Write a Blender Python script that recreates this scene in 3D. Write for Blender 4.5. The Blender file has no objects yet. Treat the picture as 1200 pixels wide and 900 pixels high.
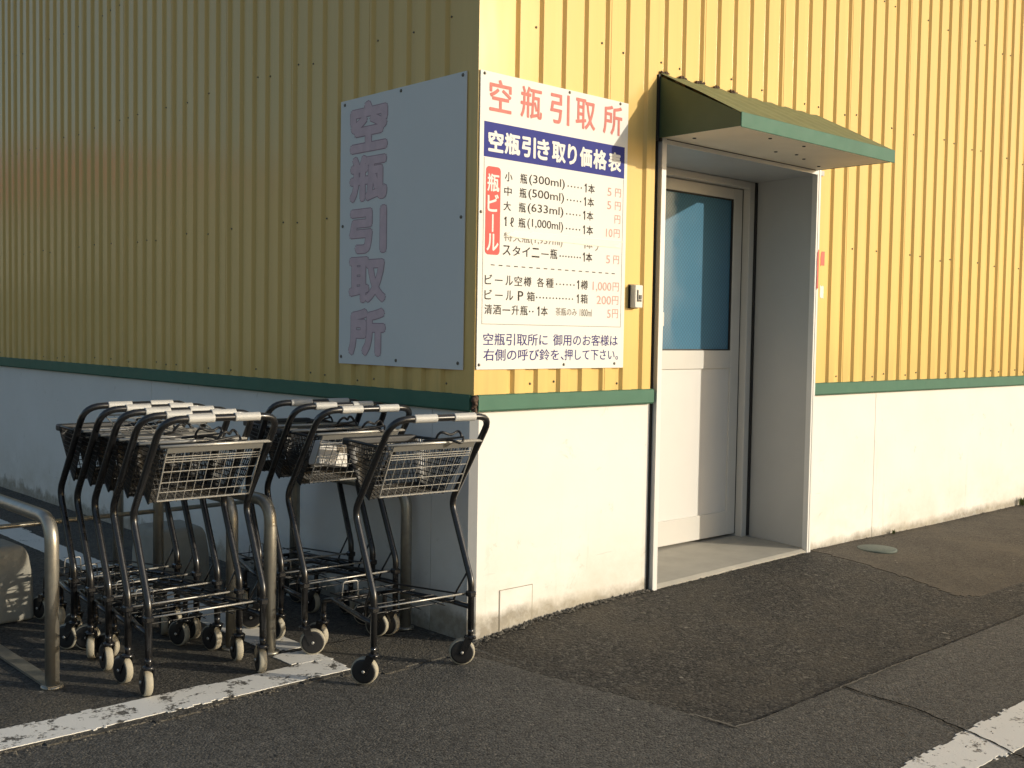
import bpy, bmesh, math, random
import numpy as np
from mathutils import Vector, Matrix, noise
R = math.radians
random.seed(7)
scene = bpy.context.scene
col = scene.collection

# ------------------------------------------------------------------ camera
CAM = (-3.06060, -3.52080, 1.35); YAW = R(-42.98525); PITCH = R(-2.683706); ROLL = R(0.944694); F = 1285.405
def camera():
    fwd = Vector((-math.sin(YAW)*math.cos(PITCH), math.cos(YAW)*math.cos(PITCH), math.sin(PITCH)))
    right = Vector((math.cos(YAW), math.sin(YAW), 0)); up = right.cross(fwd)
    r2 = math.cos(ROLL)*right + math.sin(ROLL)*up
    u2 = -math.sin(ROLL)*right + math.cos(ROLL)*up
    cd = bpy.data.cameras.new('camera'); co = bpy.data.objects.new('camera', cd); col.objects.link(co)
    m = Matrix((r2, u2, -fwd)).transposed().to_4x4(); m.translation = Vector(CAM)
    co.matrix_world = m
    cd.sensor_width = 36; cd.lens = F/1200*36; cd.clip_start = 0.05; cd.clip_end = 1000
    scene.camera = co
camera()

# ------------------------------------------------------------------ sky, sun, exposure
SUN_EL = R(14.0); SUN_AZ = R(145)          # azimuth clockwise from +Y
world = bpy.data.worlds.new('World'); scene.world = world; world.use_nodes = True
wn = world.node_tree
sky = wn.nodes.new('ShaderNodeTexSky'); sky.sky_type = 'NISHITA'; sky.sun_disc = False
sky.sun_elevation = SUN_EL; sky.sun_rotation = SUN_AZ; sky.air_density = 1.0; sky.dust_density = 2.0
wn.links.new(sky.outputs[0], wn.nodes['Background'].inputs[0])
wn.nodes['Background'].inputs[1].default_value = 0.14
sl = bpy.data.lights.new('sun', 'SUN'); sl.energy = 3.55; sl.angle = R(0.53); sl.color = (1.0, 0.90, 0.73)
so = bpy.data.objects.new('sun', sl); col.objects.link(so)
sd = Vector((math.sin(SUN_AZ)*math.cos(SUN_EL), math.cos(SUN_AZ)*math.cos(SUN_EL), math.sin(SUN_EL)))
so.rotation_euler = (-sd).to_track_quat('-Z', 'Y').to_euler(); so.location = sd*30
vs = scene.view_settings
vs.view_transform = 'Standard'; vs.look = 'None'; vs.exposure = 0.0; vs.gamma = 1.0; vs.use_curve_mapping = False

# ------------------------------------------------------------------ material helpers
class NT:
    def __init__(s, name):
        s.m = bpy.data.materials.new(name); s.m.use_nodes = True; s.t = s.m.node_tree; s.p = s.t.nodes['Principled BSDF']
    def n(s, typ, **kw):
        nd = s.t.nodes.new('ShaderNode'+typ)
        for k, v in kw.items():
            if k in nd.inputs: s.set(nd.inputs[k], v)
            else: setattr(nd, k, v)
        return nd
    def set(s, sock, v):
        if isinstance(v, bpy.types.NodeSocket): s.t.links.new(v, sock)
        else: sock.default_value = v
    def pr(s, **kw):
        names = dict(base='Base Color', rough='Roughness', metal='Metallic', spec='Specular IOR Level', normal='Normal', coat='Coat Weight', coatr='Coat Roughness', trans='Transmission Weight')
        for k, v in kw.items(): s.set(s.p.inputs[names[k]], v)
        return s
    def co(s): return s.n('TexCoord').outputs['Object']
    def scale(s, v, sc):
        m = s.n('Mapping'); s.set(m.inputs['Vector'], v); m.inputs['Scale'].default_value = sc; return m.outputs[0]
    def noise(s, v, scale, detail=4, rough=.55, dist=0):
        nd = s.n('TexNoise'); s.set(nd.inputs['Vector'], v); nd.inputs['Scale'].default_value = scale; nd.inputs['Detail'].default_value = detail
        nd.inputs['Roughness'].default_value = rough; nd.inputs['Distortion'].default_value = dist; return nd.outputs['Fac']
    def voro(s, v, scale, out='Color', feature='F1'):
        nd = s.n('TexVoronoi'); nd.feature = feature; s.set(nd.inputs['Vector'], v); nd.inputs['Scale'].default_value = scale; return nd.outputs[out]
    def ramp(s, f, stops, interp='LINEAR'):
        nd = s.n('ValToRGB'); s.set(nd.inputs[0], f); cr = nd.color_ramp; cr.interpolation = interp
        while len(cr.elements) < len(stops): cr.elements.new(.5)
        for e, (pos, c) in zip(cr.elements, stops):
            e.position = pos; e.color = (c, c, c, 1) if not hasattr(c, '__len__') else (*c, 1)
        return nd.outputs[0]
    def mix(s, f, a, b, mode='MIX'):
        nd = s.n('Mix'); nd.data_type = 'RGBA'; nd.blend_type = mode
        for i, v in ((0, f), (6, a), (7, b)):
            if isinstance(v, tuple) and len(v) == 3: v = (*v, 1)
            s.set(nd.inputs[i], v)
        return nd.outputs[2]
    def math(s, op, a, b=0.0, c=0.0):
        nd = s.n('Math'); nd.operation = op
        for i, v in enumerate((a, b, c)): s.set(nd.inputs[i], v)
        return nd.outputs[0]
    def sep(s, v):
        nd = s.n('SeparateXYZ'); s.set(nd.inputs[0], v); return nd.outputs
    def bump(s, h, strength=.3, dist=.01, normal=None):
        nd = s.n('Bump'); s.set(nd.inputs['Height'], h); nd.inputs['Strength'].default_value = strength; nd.inputs['Distance'].default_value = dist
        if normal is not None: s.set(nd.inputs['Normal'], normal)
        return nd.outputs[0]
MATS = {}
def simple(name, base, rough=.5, metal=0, spec=.5, var=.12, scale=6, coat=0, bump=0):
    t = NT(name); v = t.co()
    f = t.noise(v, scale, 5, .6)
    c = t.mix(f, tuple(x*(1-var) for x in base), tuple(min(1, x*(1+var)) for x in base))
    rr = t.math('MULTIPLY_ADD', t.noise(v, scale*3.1, 3), .22, rough-.11)
    t.pr(base=c, rough=rr, metal=metal, spec=spec, coat=coat)
    if bump: t.pr(normal=t.bump(t.noise(v, scale*20, 3), .25, bump))
    MATS[name] = t.m; return t.m

def asphalt(name, c0, c1, stone, amount=.5, bump=1.0, fine=150, dust=None):
    t = NT(name); v = t.co()
    big = t.noise(v, 1.3, 6, .62)
    mid = t.noise(v, 9, 6, .65)
    grain = t.noise(v, 260, 3, .7)
    cells = t.voro(v, fine, 'Color'); cs = t.sep(cells)
    dist = t.voro(v, fine, 'Distance')
    c = t.mix(t.ramp(big, [(.3, 0), (.7, 1)]), c0, c1)
    c = t.mix(t.ramp(mid, [(.35, 0), (.75, .6)]), c, tuple(x*.68 for x in c0))
    c = t.mix(t.math('MULTIPLY', t.ramp(t.noise(v, .55, 7, .7, .8), [(.44, 0), (.58, 1)]), .45), c, tuple(x*.62 for x in c0))
    c = t.mix(t.math('MULTIPLY', t.ramp(t.noise(t.scale(v, (1, 1.6, 1)), 3.7, 7, .72, .5), [(.55, 0), (.70, 1)]), .4), c, tuple(min(1, x*1.5) for x in c1))
    c = t.mix(t.math('MULTIPLY', t.ramp(cs[0], [(.55, 0), (.95, 1)]), amount), c, stone)
    c = t.mix(t.math('MULTIPLY', t.ramp(cs[1], [(.62, 0), (.95, 1)]), .8), c, tuple(x*.30 for x in c0))
    f2 = t.sep(t.voro(v, fine*2.3, 'Color'))
    c = t.mix(t.math('MULTIPLY', t.ramp(f2[0], [(.70, 0), (.97, 1)]), amount*.8), c, stone)
    c = t.mix(t.math('MULTIPLY', t.ramp(f2[1], [(.66, 0), (.95, 1)]), .6), c, tuple(x*.35 for x in c0))
    pale = t.math('MULTIPLY', t.ramp(t.sep(t.voro(v, fine*.42, 'Color'))[2], [(.955, 0), (.99, 1)]), t.ramp(t.voro(v, fine*.42, 'Distance'), [(.25, 1), (.4, 0)]))
    c = t.mix(t.math('MULTIPLY', pale, t.ramp(t.noise(v, 3.1, 4), [(.42, .05), (.62, .75)])), c, (.30, .275, .23))
    if dust:
        c = t.mix(t.math('MULTIPLY', t.ramp(t.noise(v, 2.2, 5, .7), [(.48, 0), (.66, 1)]), .65), c, dust)
    hgt = t.math('ADD', t.math('MULTIPLY', t.math('SUBTRACT', 1.0, dist), .55), t.math('ADD', t.math('MULTIPLY', grain, .35), t.math('MULTIPLY', t.noise(v, 45, 5, .7), .9)))
    t.pr(base=c, rough=t.math('MULTIPLY_ADD', cs[2], .2, .72), spec=.35, normal=t.bump(hgt, .55*bump, .006))
    MATS[name] = t.m
asphalt('asphalt_road', (.093, .089, .080), (.118, .113, .102), (.19, .177, .15), .6, 1.7, 108)
asphalt('asphalt_lot', (.072, .067, .058), (.095, .088, .074), (.17, .155, .127), .6, 1.7, 95, dust=(.115, .102, .076))
asphalt('asphalt_patch', (.038, .035, .031), (.056, .052, .045), (.175, .16, .132), .6, 3.2, 72, dust=(.085, .074, .057))
asphalt('pavement_brown', (.098, .083, .064), (.120, .103, .079), (.16, .14, .11), .35, 1.0, 120, dust=(.13, .108, .079))

def paint(name, keep=.5):
    t = NT(name); v = t.co()
    n1 = t.noise(v, 9, 8, .72, .3); n2 = t.noise(v, 60, 4, .7)
    f = t.math('ADD', t.math('MULTIPLY', n1, .72), t.math('MULTIPLY', n2, .28))
    m = t.ramp(f, [(keep-.02, 0), (keep+.02, 1)])
    wc = t.mix(t.noise(v, 5, 5), (.70, .68, .62), (.82, .80, .74))
    ac = t.mix(t.noise(v, 130, 3), (.06, .057, .05), (.15, .14, .12))
    t.pr(base=t.mix(m, ac, wc), rough=.75, spec=.3, normal=t.bump(t.math('ADD', t.math('MULTIPLY', m, .6), t.math('MULTIPLY', t.noise(v, 150, 3), .5)), .5, .003))
    MATS[name] = t.m
paint('road_paint', .40); paint('road_paint_cracked', .43); paint('road_paint_worn', .452)

def cladding_mat(name, seed):
    t = NT(name); v = t.co()
    streak = t.noise(t.scale(v, (14, 14, .5)), 1.0, 5, .6)
    blotch = t.noise(v, 1.1, 4)
    c = t.mix(t.ramp(streak, [(.3, 0), (.75, 1)]), (.80, .555, .200), (.73, .495, .172))
    c = t.mix(t.math('MULTIPLY', blotch, .25), c, (.82, .61, .25))
    sh = t.n('TexWhiteNoise'); sh.noise_dimensions = '1D'; xyz = t.sep(v)
    t.set(sh.inputs['W'], t.math('FLOOR', t.math('DIVIDE', t.math('ADD', t.math('ADD', xyz[0], xyz[1]), .55), .718)))
    c = t.mix(t.math('MULTIPLY', sh.outputs['Value'], .14), c, (.66, .50, .20))
    run = t.math('MULTIPLY', t.ramp(t.noise(t.scale(v, (40, 40, .35)), 1.0, 4, .6), [(.60, 0), (.72, 1)]), .16)
    c = t.mix(run, c, (.42, .33, .15))
    z = xyz[2]
    low = t.math('MULTIPLY', t.ramp(t.math('SUBTRACT', z, 1.07), [(0, 1), (.25, 0)]), t.ramp(t.noise(t.scale(v, (9, 9, 2)), 1, 5), [(.42, 0), (.7, .5)]))
    c = t.mix(low, c, (.45, .35, .15))
    t.pr(base=c, rough=t.math('MULTIPLY_ADD', streak, .05, .14), spec=.17, normal=t.bump(t.noise(t.scale(v, (4, 4, 1.1)), 1.0, 2), .07, .02))
    MATS[name] = t.m
cladding_mat('cladding_yellow', 0)

def base_mat(name, h0, dirt):
    t = NT(name); v = t.co(); z = t.sep(v)[2]
    blot = t.noise(v, 2.0, 6, .6); fine = t.noise(v, 22, 6, .7)
    drip = t.noise(t.scale(v, (16, 16, 1.2)), 1.0, 5, .65)
    c = t.mix(t.ramp(blot, [(.35, 0), (.7, 1)]), (.785, .765, .72), (.74, .72, .67))
    # grime creeping up from the ground, ragged upper edge
    edge = t.math('ADD', h0, t.math('MULTIPLY', t.math('SUBTRACT', t.noise(t.scale(v, (7, 7, 6)), 1.0, 7, .7), .5), dirt*2.6))
    g = t.ramp(t.math('SUBTRACT', edge, z), [(0, 0), (.05, 1)])
    g = t.math('MULTIPLY', g, t.ramp(fine, [(.25, .5), (.55, 1)]))
    c = t.mix(t.math('MULTIPLY', g, .85), c, (.20, .175, .13))
    lowdrip = t.math('MULTIPLY', t.ramp(z, [(.15, 1), (.75, 0)]), t.ramp(drip, [(.60, 0), (.74, .6)]))
    c = t.mix(t.math('MULTIPLY', lowdrip, t.ramp(fine, [(.4, 0), (.6, .8)])), c, (.42, .38, .28))
    spots = t.math('MULTIPLY', t.ramp(t.noise(v, 7, 8, .75, .6), [(.61, 0), (.69, 1)]), .45)
    c = t.mix(spots, c, (.40, .37, .29))
    splash = t.math('MULTIPLY', t.ramp(z, [(.10, 1), (.50, 0)]), t.ramp(t.noise(t.scale(v, (2.2, 2.2, 3)), 1.0, 7, .72), [(.40, 0), (.70, .55)]))
    c = t.mix(splash, c, (.50, .45, .35))
    scuff = t.math('MULTIPLY', t.ramp(t.noise(t.scale(v, (3, 3, 30)), 1.0, 4, .6, .4), [(.68, 0), (.72, 1)]), t.ramp(t.noise(v, 2.3, 3), [(.52, 0), (.62, .3)]))
    c = t.mix(scuff, c, (.36, .34, .30))
    t.pr(base=c, rough=.72, spec=.3, normal=t.bump(t.math('ADD', fine, t.math('MULTIPLY', blot, 2)), .12, .006))
    MATS[name] = t.m
base_mat('base_front', .135, .05); base_mat('base_side', .10, .12)

simple('green_metal', (.066, .165, .112), .55, spec=.2, var=.18, scale=5)
simple('canopy_green', (.042, .078, .042), .5, var=.2, scale=7)
simple('canopy_roof', (.16, .18, .082), .6, var=.3, scale=9)
simple('soffit', (.82, .74, .60), .7, var=.15, scale=3)
simple('white_steel', (.72, .71, .68), .38, var=.06, scale=4)
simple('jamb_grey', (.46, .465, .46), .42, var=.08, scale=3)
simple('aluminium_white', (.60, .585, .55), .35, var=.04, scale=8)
simple('kick_panel', (.63, .62, .60), .45, var=.03, scale=8)
simple('joint_brown', (.30, .27, .21), .9, spec=.1, var=.4, scale=50)
simple('dark_gap', (.025, .024, .022), .8)
simple('seal_black', (.02, .02, .02), .6)
simple('rust', (.09, .055, .035), .85, var=.5, scale=40, bump=.002)
simple('concrete_step', (.38, .36, .31), .85, var=.22, scale=7, bump=.004)
simple('concrete_block', (.30, .285, .24), .9, var=.3, scale=9, bump=.006)
simple('screw_metal', (.17, .155, .12), .5, .6)
simple('board_white', (.77, .765, .725), .65, spec=.15, var=.035, scale=3)
simple('frame_black', (.012, .012, .013), .30, var=.3, scale=20, coat=.4)
simple('wire_dark', (.014, .014, .014), .34, .0, var=.2, scale=30)
simple('wire_bright', (.46, .445, .41), .42, .55, var=.15, scale=30)
simple('guard_black', (.03, .03, .03), .5, var=.1, scale=20)
simple('rack_black', (.012, .012, .012), .5, spec=.3, var=.2, scale=30)
simple('gate_plastic', (.17, .165, .15), .5, var=.1, scale=20)
simple('grip_white', (.48, .475, .45), .5, var=.1, scale=25)
simple('grip_mid', (.05, .016, .016), .45, var=.2, scale=25)
simple('tyre_cream', (.37, .34, .265), .7, var=.3, scale=45)
simple('hub_black', (.015, .015, .016), .45)
simple('steel_tube', (.36, .34, .29), .40, .75, var=.28, scale=38)
simple('box_ivory', (.72, .69, .60), .5, var=.05)
simple('button_black', (.02, .02, .02), .4)
simple('red_text', (.62, .225, .195), .7, spec=.12, var=.22, scale=40)
simple('red_badge', (.66, .135, .12), .7, spec=.12, var=.1, scale=20)
simple('navy_band', (.048, .055, .25), .7, spec=.12, var=.08)
simple('navy_text', (.055, .046, .19), .7, spec=.12, var=.1)
simple('ink_text', (.050, .042, .035), .7, spec=.12, var=.3, scale=60)
simple('ink_faded', (.24, .21, .17), .7, spec=.12, var=.3, scale=60)
simple('pink_text', (.62, .36, .31), .7, spec=.12, var=.15, scale=60)
simple('tape', (.74, .69, .565), .35, var=.05, scale=20)
simple('pink_faded', (.72, .545, .555), .7, spec=.12, var=.18, scale=18)
simple('pink_outline', (.45, .30, .33), .7, spec=.12, var=.18, scale=18)
simple('sticker_red', (.68, .09, .06), .5, var=.3, scale=60)
simple('sticker_white', (.72, .70, .66), .5, var=.2, scale=60)
simple('crack_dark', (.008, .0075, .007), .95, spec=.02)
simple('cover_metal', (.11, .135, .115), .7, .1, var=.3, scale=30, bump=.003)
simple('leaf_green', (.10, .13, .035), .6, var=.4, scale=30)
simple('carton_white', (.72, .70, .66), .5, var=.05)
simple('folder_black', (.02, .02, .022), .45)
simple('interior_dark', (.03, .03, .03), .9)
simple('roof_grey', (.22, .22, .21), .7)

def glass_mat():
    t = NT('wired_glass'); v = t.co(); xyz = t.sep(v)
    a = t.math('FRACT', t.math('MULTIPLY', t.math('ADD', xyz[0], xyz[2]), 38.0))
    b = t.math('FRACT', t.math('MULTIPLY', t.math('SUBTRACT', xyz[0], xyz[2]), 38.0))
    w = t.math('MAXIMUM', t.math('LESS_THAN', a, .16), t.math('LESS_THAN', b, .16))
    c = t.mix(t.noise(v, 2.5, 3), (.070, .185, .295), (.090, .22, .34))
    c = t.mix(t.math('MULTIPLY', w, .5), c, (.05, .09, .12))
    t.pr(base=c, rough=t.ramp(t.noise(v, 6, 6, .7), [(.35, .06), (.7, .22)]), spec=.42)
    MATS['wired_glass'] = t.m
glass_mat()

# ------------------------------------------------------------------ object helpers
def link(o, parent=None):
    col.objects.link(o)
    if parent is not None: o.parent = parent
    return o
def tag(o, label=None, cat=None, group=None, kind=None):
    for k, v in (('label', label), ('category', cat), ('group', group), ('kind', kind)):
        if v: o[k] = v
    return o
def empty(name, loc=(0, 0, 0), rz=0):
    o = bpy.data.objects.new(name, None); o.location = loc; o.rotation_euler = (0, 0, rz); o.empty_display_size = .1
    return link(o)
class MB:
    def __init__(s): s.v = []; s.f = []; s.sm = []
    def add(s, vs, fs, smooth=False):
        o = len(s.v); s.v += [tuple(x) for x in vs]; s.f += [tuple(i+o for i in f) for f in fs]; s.sm += [smooth]*len(fs); return s
    def box(s, x0, x1, y0, y1, z0, z1):
        vs = [(x, y, z) for z in (z0, z1) for y in (y0, y1) for x in (x0, x1)]
        return s.add(vs, [(0, 2, 3, 1), (4, 5, 7, 6), (0, 1, 5, 4), (2, 6, 7, 3), (0, 4, 6, 2), (1, 3, 7, 5)])
    def bar(s, a, b, r, n=4):
        return s.sweep([Vector(a), Vector(b)], r, n, smooth=n > 5)
    def sweep(s, pts, r, n=8, smooth=True, cap=True, closed=False):
        pts = [Vector(p) for p in pts]; N = len(pts)
        t0 = (pts[1]-pts[0]).normalized()
        ref = Vector((0, 0, 1)) if abs(t0.z) < .9 else Vector((1, 0, 0))
        nrm = (ref - t0*ref.dot(t0)).normalized(); vs = []; prev = t0
        for i, p in enumerate(pts):
            if closed: t = (pts[(i+1) % N]-pts[i-1]).normalized()
            elif i == 0: t = t0
            elif i == N-1: t = (pts[i]-pts[i-1]).normalized()
            else: t = ((pts[i+1]-p).normalized()+(p-pts[i-1]).normalized()).normalized()
            q = prev.rotation_difference(t); nrm = q @ nrm; nrm = (nrm - t*nrm.dot(t)).normalized(); prev = t
            bn = t.cross(nrm)
            for k in range(n):
                a = 2*math.pi*(k+.5)/n; vs.append(p + nrm*(r*math.cos(a)) + bn*(r*math.sin(a)))
        fs = [(i*n+k, i*n+(k+1) % n, (i+1)*n+(k+1) % n, (i+1)*n+k) for i in range(N-1) for k in range(n)]
        if closed: fs += [((N-1)*n+k, (N-1)*n+(k+1) % n, (k+1) % n, k) for k in range(n)]
        elif cap: fs += [tuple(reversed(range(n))), tuple(range((N-1)*n, N*n))]
        return s.add(vs, fs, smooth)
    def lathe(s, prof, n=20, axis='x', c=(0, 0, 0), smooth=True):
        # prof: list of (along axis, radius)
        vs = []
        for (h, r) in prof:
            for k in range(n):
                a = 2*math.pi*k/n; u, w = r*math.cos(a), r*math.sin(a)
                vs.append({'x': (c[0]+h, c[1]+u, c[2]+w), 'y': (c[0]+w, c[1]+h, c[2]+u), 'z': (c[0]+u, c[1]+w, c[2]+h)}[axis])
        N = len(prof)
        fs = [(i*n+k, i*n+(k+1) % n, (i+1)*n+(k+1) % n, (i+1)*n+k) for i in range(N-1) for k in range(n)]
        fs += [tuple(reversed(range(n))), tuple(range((N-1)*n, N*n))]
        return s.add(vs, fs, smooth)
    def prism(s, poly, ext, axis='x'):
        # poly: 2-D outline, ext: (a, b) along axis
        def P(u, v, h): return {'x': (h, u, v), 'y': (u, h, v), 'z': (u, v, h)}[axis]
        n = len(poly); vs = [P(u, v, ext[0]) for u, v in poly]+[P(u, v, ext[1]) for u, v in poly]
        fs = [tuple(reversed(range(n))), tuple(range(n, 2*n))]+[(k, (k+1) % n, n+(k+1) % n, n+k) for k in range(n)]
        return s.add(vs, fs)
    def build(s, name, mat, parent=None, bevel=0, seg=2, loc=None):
        me = bpy.data.meshes.new(name); me.from_pydata(s.v, [], s.f)
        me.polygons.foreach_set('use_smooth', s.sm); me.update()
        if bevel:
            bm = bmesh.new(); bm.from_mesh(me); bmesh.ops.remove_doubles(bm, verts=bm.verts, dist=1e-6)
            bmesh.ops.bevel(bm, geom=bm.edges[:], offset=bevel, segments=seg, affect='EDGES', profile=.5, clamp_overlap=True)
            bmesh.ops.recalc_face_normals(bm, faces=bm.faces); bm.to_mesh(me); bm.free()
        else:
            bm = bmesh.new(); bm.from_mesh(me); bmesh.ops.recalc_face_normals(bm, faces=bm.faces); bm.to_mesh(me); bm.free()
        me.materials.append(MATS[mat]); o = bpy.data.objects.new(name, me)
        if loc: o.location = loc
        return link(o, parent)
def fillet(pts, r, n=6):
    pts = [Vector(p) for p in pts]; out = [pts[0]]
    rr = r if hasattr(r, '__len__') else [r]*len(pts)
    for i in range(1, len(pts)-1):
        a, p, b = pts[i-1], pts[i], pts[i+1]; u = (a-p).normalized(); v = (b-p).normalized()
        ang = u.angle(v); d = rr[i]/math.tan(ang/2); d = min(d, (a-p).length*.49, (b-p).length*.49)
        p0, p1 = p+u*d, p+v*d
        for k in range(n+1):
            t = k/n; out.append((1-t)**2*p0*1 + 2*t*(1-t)*p + t*t*p1)
    out.append(pts[-1]); return out
def copy_tree(o, parent=None):
    c = o.copy(); link(c); c.parent = parent
    for ch in o.children: copy_tree(ch, c)
    return c

# ------------------------------------------------------------------ ground
BX = [-.12, 0, .14, .46, .8, 1.2, 2.6, 3.2, 4.3, 5.7, 14, 30]; BZ = [0, .0, .022, .050, .066, .066, .082, .078, .066, .066, .06, 0]
def h(x, y):
    b = float(np.interp(x, BX, BZ)) if x > -.12 else 0.
    if b == 0: e = 0
    else:
        t = min(1, max(0, (y+1.25)/1.22)); e = b*t*t*(3-2*t)
    n = .0035*noise.noise(Vector((x*1.7, y*1.7, 0))) if -6 < x < 12 and -7 < y < 8 else 0
    return e+n
def axis(lo, hi, step, far):
    c = list(np.arange(lo, hi+1e-6, step)); a = []; s = step; x = lo
    while x > -far: s *= 1.5; x -= s; a.append(x)
    b = []; s = step; x = hi
    while x < far: s *= 1.5; x += s; b.append(x)
    return a[::-1]+c+b
def ground():
    xs = axis(-4, 7, .06, 400); ys = axis(-4.5, 3, .06, 400)
    nx, ny = len(xs), len(ys)
    vs = [(x, y, h(x, y)-.005) for y in ys for x in xs]
    fs = [(j*nx+i, j*nx+i+1, (j+1)*nx+i+1, (j+1)*nx+i) for j in range(ny-1) for i in range(nx-1)]
    m = MB(); m.add(vs, fs, True); o = m.build('ground', 'asphalt_road'); tag(o, 'grey weathered asphalt of the road and yard', kind='structure')
ground()
def inside(poly, x, y):
    c = False; n = len(poly)
    for i in range(n):
        x0, y0 = poly[i]; x1, y1 = poly[i-1]
        if (y0 > y) != (y1 > y) and x < (x1-x0)*(y-y0)/(y1-y0)+x0: c = not c
    return c
EDGE = [Vector(q) for q in ((-.20, -.02), (-.09, -.13), (-.055, -.37), (-.03, -.6), (0, -.83), (.03, -1.0), (.05, -1.2), (.05, -1.335), (2.0, -1.336), (4.4, -1.34))]
def lip(x, y):
    p = Vector((x, y)); d = 9
    for a, b in zip(EDGE[:-1], EDGE[1:]):
        t = max(0, min(1, (p-a).dot(b-a)/(b-a).length_squared)); d = min(d, (p-a-(b-a)*t).length)
    t = min(1, d/.30); return .0045-.011*t*t*(3-2*t)
def sheet(name, poly, dz, mat, cell=.02, rag=.015, skirt=.014, label=None, parent=None):
    """surface patch that follows the ground, ragged edge and its own thickness"""
    X = [p[0] for p in poly]; Y = [p[1] for p in poly]
    x0, y0 = min(X), min(Y); nx = int((max(X)-x0)/cell)+2; ny = int((max(Y)-y0)/cell)+2
    ins = {}
    for j in range(ny):
        for i in range(nx):
            x, y = x0+(i+.5)*cell, y0+(j+.5)*cell
            d = Vector((noise.noise(Vector((x*9, y*9, 3.1))), noise.noise(Vector((x*9, y*9, 8.7))), 0))*rag + Vector((noise.noise(Vector((x*38, y*38, 1))), noise.noise(Vector((x*38, y*38, 5))), 0))*rag*.6
            if inside(poly, x+d.x, y+d.y): ins[i, j] = 1
    vid = {}; vs = []; fs = []
    def V(i, j):
        if (i, j) not in vid:
            x = x0+i*cell; y = y0+j*cell
            x += .35*cell*noise.noise(Vector((x*60, y*60, 2))); y += .35*cell*noise.noise(Vector((x*60, y*60, 7)))
            vid[i, j] = len(vs); vs.append((x, y, h(x, y)+(dz(x, y) if callable(dz) else dz)))
        return vid[i, j]
    sk = {}
    def B(i, j):
        if (i, j) not in sk:
            x, y, z = vs[V(i, j)]; sk[i, j] = len(vs); vs.append((x, y, z-skirt))
        return sk[i, j]
    for (i, j) in ins:
        fs.append((V(i, j), V(i+1, j), V(i+1, j+1), V(i, j+1)))
    for (i, j) in ins:
        for (di, dj, a, b) in ((-1, 0, (i, j+1), (i, j)), (1, 0, (i+1, j), (i+1, j+1)), (0, -1, (i, j), (i+1, j)), (0, 1, (i+1, j+1), (i, j+1))):
            if (i+di, j+dj) not in ins: fs.append((V(*b), V(*a), B(*a), B(*b)))
    m = MB(); m.add(vs, fs, False)
    me = bpy.data.meshes.new(name); me.from_pydata(m.v, [], m.f); me.materials.append(MATS[mat]); me.update()
    o = link(bpy.data.objects.new(name, me), parent); tag(o, label, kind='structure'); return o
LOT = [(-4.2, .03), (-1.9, .05), (-1.7, .035), (-1.32, .005), (-1.1, .04), (-.80, .037), (-.66, .03), (-.53, -.064), (-.28, -.046), (-.16, -.07), (.03, -.02), (.03, 9), (-4.2, 9)]
sheet('parking_lot', LOT, 0.0, 'asphalt_lot', .024, .012, .008, 'dusty older asphalt of the trolley yard beside the wall')
sheet('asphalt_patch', [(.04, .03), (-.09, -.13), (-.055, -.37), (-.03, -.6), (0, -.83), (.03, -1.0), (.05, -1.2), (.05, -1.335), (2.0, -1.336), (4.4, -1.34), (4.4, -1.02), (3.2, -1.04), (2.64, -1.045), (2.53, -.96), (2.61, -.70), (2.64, -.37), (2.68, .03)], -.0035, 'asphalt_patch', .012, .005, .006, 'coarse darker asphalt patch ramped up to the door')
sheet('road_edge', [(-.09, -.145), (-.06, -.37), (-.035, -.6), (-.005, -.83), (.025, -1.0), (.044, -1.2), (.044, -1.342), (2.0, -1.343), (4.4, -1.347), (4.4, -1.66), (-.27, -1.66), (-.40, -.10), (-.28, -.075), (-.17, -.09)], lip, 'asphalt_road', .011, .004, .010, 'raised lip of the old asphalt around the patch')
sheet('pavement', [(2.70, .03), (2.655, -.37), (2.625, -.70), (2.545, -.95), (2.65, -1.032), (3.2, -1.028), (4.4, -1.0), (8.5, -1.0), (8.5, .03)], -.0025, 'pavement_brown', .024, .010, .009, 'smooth brownish pavement along the wall right of the door')
sheet('painted_line', [(-4.0, .085), (-.60, .055), (-.575, .065), (-.56, .23), (-4.0, .30)], .0025, 'road_paint_worn', .012, .008, .004, 'worn white line across the front of the trolley bay')
sheet('painted_line', [(-.73, .245), (-.56, .225), (-.555, .39), (-.72, .41)], .0027, 'road_paint', .014, .006, .004, 'short white stub joining the bay line')
sheet('painted_line', [(-.70, .46), (-.545, .44), (-.49, 6.0), (-.66, 6.0)], .0025, 'road_paint', .02, .006, .004, 'white line in the shade running parallel to the side wall')
sheet('painted_line', [(-3.2, -2.03), (-3.2, -1.86), (3.5, -1.878), (3.5, -2.06)], -.0025, 'road_paint_cracked', .010, .022, .003, 'white road line cut by a crack')
def ribbon(name, pts, w, mat, dz, label):
    P = [Vector((x, y)) for x, y in pts]; dense = []
    for a, b in zip(P[:-1], P[1:]):
        k = max(2, int((b-a).length/.018)); dense += [a.lerp(b, i/k) for i in range(k)]
    dense.append(P[-1]); vs = []; fs = []
    for i, p in enumerate(dense):
        t = (dense[min(i+1, len(dense)-1)]-dense[max(i-1, 0)]).normalized(); n = Vector((-t.y, t.x))
        j = .010*noise.noise(Vector((p.x*35, p.y*35, 4))); ww = w*(.55+.9*abs(noise.noise(Vector((p.x*28, p.y*28, 9)))))
        for s in (-1, 1):
            q = p+n*(j+s*ww); vs.append((q.x, q.y, h(q.x, q.y)+dz+max(0, lip(q.x, q.y)+.0045)))
    fs = [(2*i, 2*i+1, 2*i+3, 2*i+2) for i in range(len(dense)-1)]
    m = MB(); m.add(vs, fs); o = m.build(name, mat); tag(o, label, kind='structure')
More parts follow.
